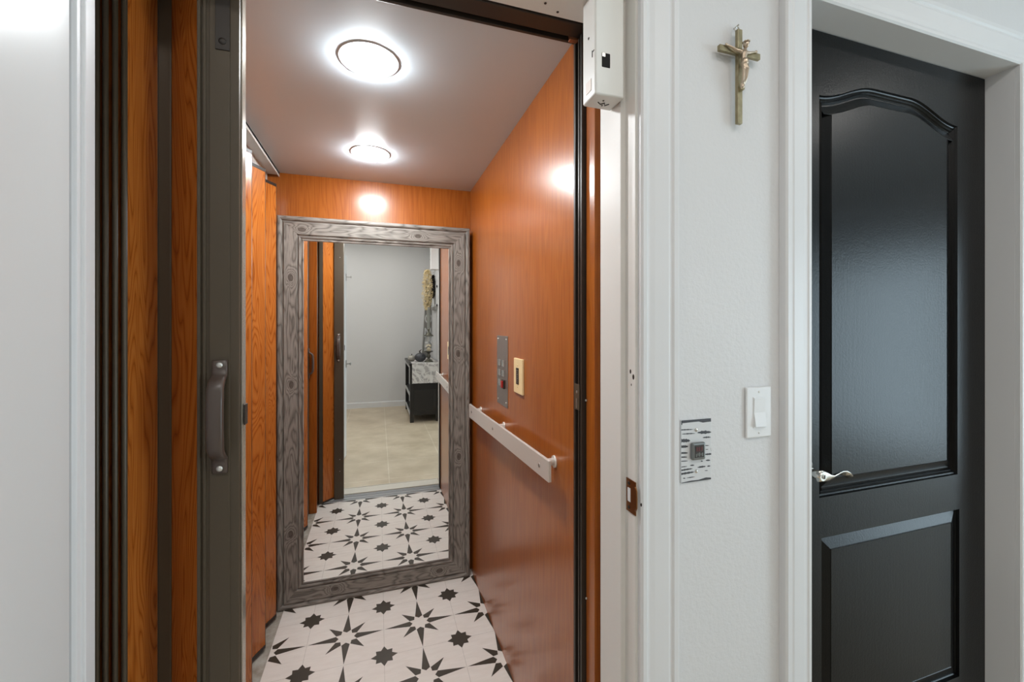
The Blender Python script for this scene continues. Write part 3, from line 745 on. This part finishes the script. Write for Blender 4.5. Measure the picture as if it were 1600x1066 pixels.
for a in [(127, 493, 218, 489, 5, 1, 0), (130, 527, 235, 522, 5, 0, 0), (252, 516, 362, 512, 14, 0, 0), (293, 557, 360, 553, 7, 0, 0), (127, 583, 195, 582, 15, 1, 0), (127, 632, 180, 630, 11, 1, 0),
          (127, 684, 178, 683, 8, 1, 0), (127, 718, 172, 717, 6, 1, 0), (127, 752, 178, 749, 4, 1, 0), (308, 623, 345, 622, 4, 0, 0), (316, 655, 340, 653, 3, 0, 0), (305, 697, 362, 692, 8, 0, 1),
          (318, 745, 355, 744, 7, 0, 0), (278, 751, 296, 752, 5, 0, 0), (127, 800, 172, 793, 4, 1, 0), (194, 787, 228, 784, 6, 0, 0), (252, 803, 318, 794, 8, 0, 0), (328, 794, 356, 790, 6, 0, 0),
          (127, 827, 215, 812, 7, 1, 0), (127, 857, 228, 840, 9, 1, 0), (308, 830, 336, 827, 3, 0, 0), (140, 893, 158, 892, 5, 0, 0), (168, 890, 232, 880, 4, 0, 0), (357, 640, 362, 672, 6, 0, 1)]:
    lens(*a)
plabel(b.build('brush_strokes', M['charcoal'], pl), 'dark brush strokes')
bx_, bz_ = U(246), V(662, 246)
b = MB(); b.box(bx_-.0175, bx_+.0175, WY-.012, WY-.0034, bz_-.0185, bz_+.0185, .004, 3); bt = plabel(b.build('call_button', mat('dull_button_metal', (.22, .225, .22), .3, .8), t), 'square metal call button')
b = MB(); b.box(bx_-.012, bx_+.012, WY-.0128, WY-.011, bz_-.013, bz_+.014, .0008); b.build('button_face', mat('dark_button_face', (.035, .03, .03), .25), bt)
b = MB()
for x0 in (-.0085, -.003, .0035): b.box(bx_+x0, bx_+x0+.0032, WY-.0133, WY-.0126, bz_+.001, bz_+.010)
b.build('indicator', mat('dim_red_digits', (.10, .012, .012), .4), bt)
b = MB()
for i in range(5): b.box(bx_-.010+i*.004, bx_-.0078+i*.004, WY-.0133, WY-.0126, bz_-.010+(i % 2)*.002, bz_-.004+(i % 3)*.001)
b.build('engraving', mat('grey_engraving', (.16, .17, .16), .5), bt)
for v in (492, 834):
    b = MB(); b.sphere((U(243), WY-.0035, V(v, 243)), .0040, 1, .7, 1, 14, 8); b.build('screw', M['nickel'], t)

# light switch
t = thing('light_switch', 'white rocker light switch on the white wall, left of the black door casing', 'light switch', (1.099, WY, 1.132))
sx0, sx1, sz0, sz1 = 1.063, 1.135, 1.075, 1.189
b = MB(); b.box(sx0, sx1, WY-.006, WY, sz0, sz1, .003, 3); b.build('face_plate', M['white_plastic'], t)
b = MB(); b.box(1.0815, 1.1165, WY-.0072, WY-.005, 1.0975, 1.1665, .0005); b.build('switch_frame', M['white_plastic'], t)
b = MB(); b.prism([(WY-.006, 1.100), (WY-.0125, 1.101), (WY-.0075, 1.132), (WY-.0085, 1.164), (WY-.006, 1.164)], 'X', 1.0830, 1.1150); b.build('rocker', M['white_plastic'], t)
for z in (1.178, 1.086): b = MB(); b.lathe((1.099, WY-.006, z), [(.0028, 0), (.0022, -.0008), (.0008, -.001)], 12, 'Y'); b.build('screw', M['housing'], t)

# ================================================================== HALL CEILING LIGHTS (reflected only; some added to brighten the gate and rear wall)
for i, (x, y, lb) in enumerate([(-1.1, -2.2, 'leftmost recessed light in the hall ceiling'), (1.4, -2.3, 'recessed light in the hall ceiling before the wall with the crucifix'), (.12, -2.25, 'added light in the hall ceiling over the lift entrance, brightening the gate'), (.45, -3.45, 'added light in the hall ceiling by the console table, brightening the rear wall'), (-.35, -3.65, 'added light in the hall ceiling near the rear wall, to brighten it'), (3.2, -2.3, 'recessed light in the hall ceiling towards the glass opening')]):
    t = thing('ceiling_light', lb, 'light', (x, y, TOPH), 'recessed lights of the hall ceiling')
    b = MB(); b.lathe((x, y, TOPH), [(.105, -.0005), (.105, -.006), (.098, -.009), (.090, -.004), (.090, -.0005)], 40); b.build('trim_ring', M['white_plastic'], t)
    b = MB(); b.lathe((x, y, TOPH), [(.089, -.001), (.086, -.006), (.05, -.009), (.001, -.010)], 40); b.build('lamp_lens', M['hall_lamp'], t)

# ================================================================== SEEN IN THE MIRROR: console table
t = thing('console_table', 'black console table with open pale-edged side, seen in the mirror', 'table', (.88, -3.72, 0))
X0, X1, Y0_, Y1_ = .690, 1.090, -4.24, -3.215
b = MB(); b.box(X0-.01, X1, Y0_-.01, Y1_+.01, .775, .805, .003); b.build('table_top', M['black_wood'], t)
for x in (X0, X1-.05):
    for y in (Y0_, Y1_-.05): b = MB(); b.box(x, x+.05, y, y+.05, 0, .775, .002); b.build('leg', M['black_wood'], t)
b = MB(); b.box(X0+.05, X1-.05, Y1_-.03, Y1_-.012, .10, .775); b.box(X0+.05, X1-.05, Y1_-.02, Y1_-.004, .10, .16); b.box(X0+.05, X1-.05, Y1_-.02, Y1_-.004, .40, .44); b.box(X0+.05, X0+.09, Y1_-.02, Y1_-.004, .16, .40); b.box(X1-.09, X1-.05, Y1_-.02, Y1_-.004, .16, .40)
b.build('end_panel', M['black_wood'], t)
b = MB(); b.box(X0+.02, X1-.02, Y0_+.02, Y1_-.03, .37, .39); b.build('shelf', M['black_wood'], t)
b = MB(); b.box(X0+.02, X1-.02, Y0_+.02, Y1_-.03, .10, .12); b.build('shelf', M['black_wood'], t)
b = MB(); b.box(X1-.03, X1-.01, Y0_+.05, Y1_-.05, .1, .775); b.build('back_panel', M['black_wood'], t)
for z0 in (.345, .085, .735):
    b = MB(); b.box(X0-.003, X0+.012, Y0_+.05, Y1_-.05, z0, z0+.035, .001); plabel(b.build('side_rail', M['worn_rail'], t), 'worn pale side rail')
# runner
def lace():
    m = mat('lace_runner', (.5, .48, .47), .8); q = NT(m); v = q.coord('Object', (1, 1, 1))
    vo = q.n('ShaderNodeTexVoronoi', feature='DISTANCE_TO_EDGE'); q.l(v, vo.inputs['Vector']); vo.inputs['Scale'].default_value = 13
    wv = q.n('ShaderNodeTexWave'); q.l(v, wv.inputs['Vector']); wv.inputs['Scale'].default_value = 5; wv.inputs['Distortion'].default_value = 12; wv.bands_direction = 'DIAGONAL'
    f = q.math('MULTIPLY', q.math('GREATER_THAN', vo.outputs['Distance'], .05), wv.outputs['Fac'])
    q.l(q.ramp(f, [(.1, (.66, .64, .62)), (.7, (.38, .36, .35))]), q.b.inputs['Base Color']); return m
b = MB(); b.box(X0+.025, X1-.01, Y0_+.1, Y1_+.0175, .8055, .8085)
nn = 24; rows = []
for i in range(nn+1):
    x = X0+.025+(X1-X0-.035)*i/nn; yv = Y1_+.018+.003*math.sin(i*1.1)
    rows.append((x, yv))
for (x, y1), (x2, y2) in zip(rows, rows[1:]):
    tb = bmesh.new(); q = [(x, y1, .8085), (x2, y2, .8085), (x2, y2+.003, .535), (x, y1+.003, .535)]
    A = [tb.verts.new(p) for p in q]; B = [tb.verts.new((p[0], p[1]+.0025, p[2])) for p in q]
    tb.faces.new(A); tb.faces.new(B[::-1])
    for i in range(4): tb.faces.new((A[i], A[(i+1) % 4], B[(i+1) % 4], B[i]))
    b.merge(tb)
tag(b.build('table_runner', lace()), 'grey and white lace runner hanging over the end of the console table', 'table runner')
# hurricane candle holder with lid
ZT = .8087; lx, ly = .955, -3.36
M['pewter'] = mat('dark_pewter', (.10, .095, .075), .4, .7)
t = thing('candle_lantern', 'lidded glass candle lantern on a dark pedestal on the console table', 'candle holder', (lx, ly, ZT))
b = MB(); b.lathe((lx, ly, ZT), [(.066, 0), (.066, .006), (.050, .018), (.026, .032), (.016, .050), (.026, .070), (.030, .085), (.020, .105), (.016, .120), (.030, .135), (.062, .148), (.066, .155), (.001, .156)], 32); b.build('pedestal', M['pewter'], t)
b = MB(); b.lathe((lx, ly, ZT+.156), [(.030, 0), (.030, .085), (.004, .086), (.002, .10)], 24); b.build('candle', mat('ivory_wax', (.80, .66, .40), .5), t)
b = MB(); b.tube([(lx-.035, ly, ZT+.19), (lx-.01, ly+.032, ZT+.225), (lx+.03, ly+.02, ZT+.20), (lx+.035, ly+.0, ZT+.25), (lx, ly+.03, ZT+.28)], .010, 8); b.build('dried_sprig', M['bronze_dark'], t)
gm = mat('clear_glass', (.9, .9, .9), .05); gm.node_tree.nodes['Principled BSDF'].inputs['Alpha'].default_value = .18
b = MB(); b.lathe((lx, ly, ZT+.157), [(.050, 0), (.062, .05), (.062, .10), (.050, .16), (.046, .205)], 28, caps=False); b.build('glass_chimney', gm, t)
b = MB(); b.lathe((lx, ly, ZT+.363), [(.066, 0), (.068, .008), (.050, .020), (.028, .040), (.012, .062), (.009, .075), (.018, .088), (.014, .098), (.004, .108)], 32); b.build('lid', M['pewter'], t)
# vase with dried flowers
vx, vy = .985, -3.62
t = thing('flower_vase', 'tall slim vase of cream dried flowers behind the candle lantern', 'vase', (vx, vy, ZT))
b = MB(); b.lathe((vx, vy, ZT), [(.055, 0), (.055, .008), (.018, .03), (.014, .20), (.020, .45), (.034, .74), (.040, .78), (.036, .78), (.030, .74), (.012, .4), (.001, .39)], 28); b.build('vase', mat('grey_glass_vase', (.32, .32, .29), .15, .2), t)
b = MB()
for k in range(16):
    a = random.uniform(0, 2*PI); r = random.uniform(.01, .07); h = random.uniform(.95, 1.35)
    b.tube([(vx, vy, ZT+.6), (vx+.4*r*math.cos(a), vy+.4*r*math.sin(a), ZT+.8), (vx+r*math.cos(a)-.02, vy+r*math.sin(a), ZT+h)], .0022, 5)
b.build('stems', mat('dry_stem', (.30, .24, .12), .7), t)
b = MB()
for k in range(900):
    h = random.uniform(.74, 1.33); rr = .078*(1-abs((h-1.04)/.38)**2)+.006 if abs(h-1.04) < .37 else .006; a = random.uniform(0, 2*PI); r = rr*random.random()**.5
    c = Vector((vx-.018+r*math.cos(a), vy+r*math.sin(a), ZT+h)); sz = random.uniform(.009, .017)
    for q in range(3):
        n_ = Vector((random.uniform(-1, 1), random.uniform(-1, 1), random.uniform(-.5, 1))).normalized(); u = n_.orthogonal().normalized(); v = n_.cross(u)
        b.poly([c+u*sz, c+v*sz*.5, c-u*sz, c-v*sz*.5])
fl = b.build('dried_flowers', mat('cream_dried_petals', (.82, .70, .45), .7), t); fl.o['kind'] = 'stuff'
md = fl.o.modifiers.new('thick', 'SOLIDIFY'); md.thickness = .0008
# ornaments
ox, oy = .845, -3.42
t = thing('ornamental_pumpkin', 'dark textured ornamental pumpkin with a pointed stem beside the candle lantern', 'ornament', (ox, oy, ZT), 'ornaments on the console table')
b = MB()
def pumpkin(b, c, r, lobes=8, hz=.85):
    N = 40; K = 14; rings = []
    for j in range(K+1):
        ph = -PI/2+PI*j/K; ring = []
        for i in range(N):
            th = 2*PI*i/N; rr = r*math.cos(ph)*(1+.07*abs(math.cos(lobes*th/2))) if 0 < j < K else r*.02
            ring.append(b.bm.verts.new((c[0]+rr*math.cos(th), c[1]+rr*math.sin(th), c[2]+r*hz*math.sin(ph))))
        rings.append(ring)
    for A, B in zip(rings, rings[1:]): b._mark([b.bm.faces.new((A[i], A[(i+1) % N], B[(i+1) % N], B[i])) for i in range(N)], True)
    b._mark([b.bm.faces.new(rings[0][::-1]), b.bm.faces.new(rings[-1])])
pumpkin(b, (ox, oy, ZT+.064), .075); b.build('body', M['charcoal'], t)
b = MB(); b.tube([(ox, oy, ZT+.120), (ox-.01, oy, ZT+.150), (ox+.02, oy, ZT+.175)], [.012, .010, .004], 8); b.build('stem', M['bronze_dark'], t)
t = thing('ornamental_pumpkin', 'silvery grey ornamental pumpkin at the open end of the console table top', 'ornament', (ox-.112, oy-.08, ZT), 'ornaments on the console table')
b = MB(); pumpkin(b, (ox-.112, oy-.08, ZT+.047), .052); b.build('body', mat('silver_grey_glaze', (.36, .34, .30), .35, .4), t)
b = MB(); b.tube([(ox-.112, oy-.08, ZT+.085), (ox-.11, oy-.08, ZT+.11)], [.009, .005], 8); b.build('stem', M['bronze_dark'], t)
# leaning sign
sg = thing('home_sign', 'grey board sign with white letters leaning in the corner behind the console table', 'sign', (1.02, -4.36, ZT))
def signm(): return Matrix.Translation((1.005, -4.225, ZT)) @ Matrix.Rotation(math.radians(180-38), 4, 'Z') @ Matrix.Rotation(math.radians(5), 4, 'X')
b = MB(); tb = bmesh.new(); bmesh.ops.create_cube(tb, size=1)
for v in tb.verts: v.co = Vector((v.co.x*.17, v.co.y*.016, (v.co.z+.5)*.98))
b.merge(tb, signm()); bd = b.build('board', mat('grey_board', (.26, .255, .24), .6), sg)
for k, ch in enumerate('HOME'):
    cu = bpy.data.curves.new('letter', 'FONT'); cu.body = ch; cu.size = .215; cu.extrude = .002; cu.align_x = 'CENTER'
    tmp = bpy.data.objects.new('tmp', cu); COL.objects.link(tmp)
    dg = bpy.context.evaluated_depsgraph_get(); me = bpy.data.meshes.new_from_object(tmp.evaluated_get(dg)); bpy.data.objects.remove(tmp)
    mm = Matrix.Translation(-Vector((1.02, -4.36, ZT))) @ signm() @ Matrix.Translation((0, -.0105, .78-.225*k)) @ Matrix.Rotation(PI/2, 4, 'X')
    me.transform(mm); me.materials.clear(); me.materials.append(M['white_plastic'])
    o = bpy.data.objects.new('letter', me); COL.objects.link(o); o.parent = sg.o
# window-pane wall decor with wreath
t = thing('wall_decor', 'white window-pane frame with a black wreath on the wall above the console table', 'wall decor', (1.1, -3.72, 1.55))
b = MB(); zz0, zz1, y0, y1 = 1.60, 2.17, -3.95, -3.50
for z in (zz0, (zz0+zz1)/2-.0125, zz1-.03): b.box(1.078, 1.1, y0, y1, z, z+.03)
for y in (y0, (y0+y1)/2-.012, y1-.03): b.box(1.076, 1.1, y, y+.03, zz0, zz1)
b.build('pane_frame', M['white_plastic'], t)
b = MB(); b.box(1.060, 1.1, y0, y1, 1.555, 1.60); b.build('sill', mat('grey_sill', (.30, .29, .27), .6), t)
b = MB(); pts = []
for k in range(170):
    a = random.uniform(0, 2*PI); rr = .125+random.uniform(-.03, .03); c = Vector((1.055+random.uniform(-.015, .015), (y0+y1)/2+.9*rr*math.cos(a), 1.90+rr*1.1*math.sin(a)))
    n_ = Vector((random.uniform(-1, 1), random.uniform(-1, 1), random.uniform(-1, 1))).normalized(); u = n_.orthogonal().normalized(); v = n_.cross(u)
    b.poly([c+u*.03, c+v*.012, c-u*.03, c-v*.012])
b.tube([(1.068, (y0+y1)/2+.115*math.cos(i*PI/12), 1.90+.13*math.sin(i*PI/12)) for i in range(25)], .012, 6)
b.build('wreath', M['black_wood'], t)
print('objects', len(bpy.data.objects))
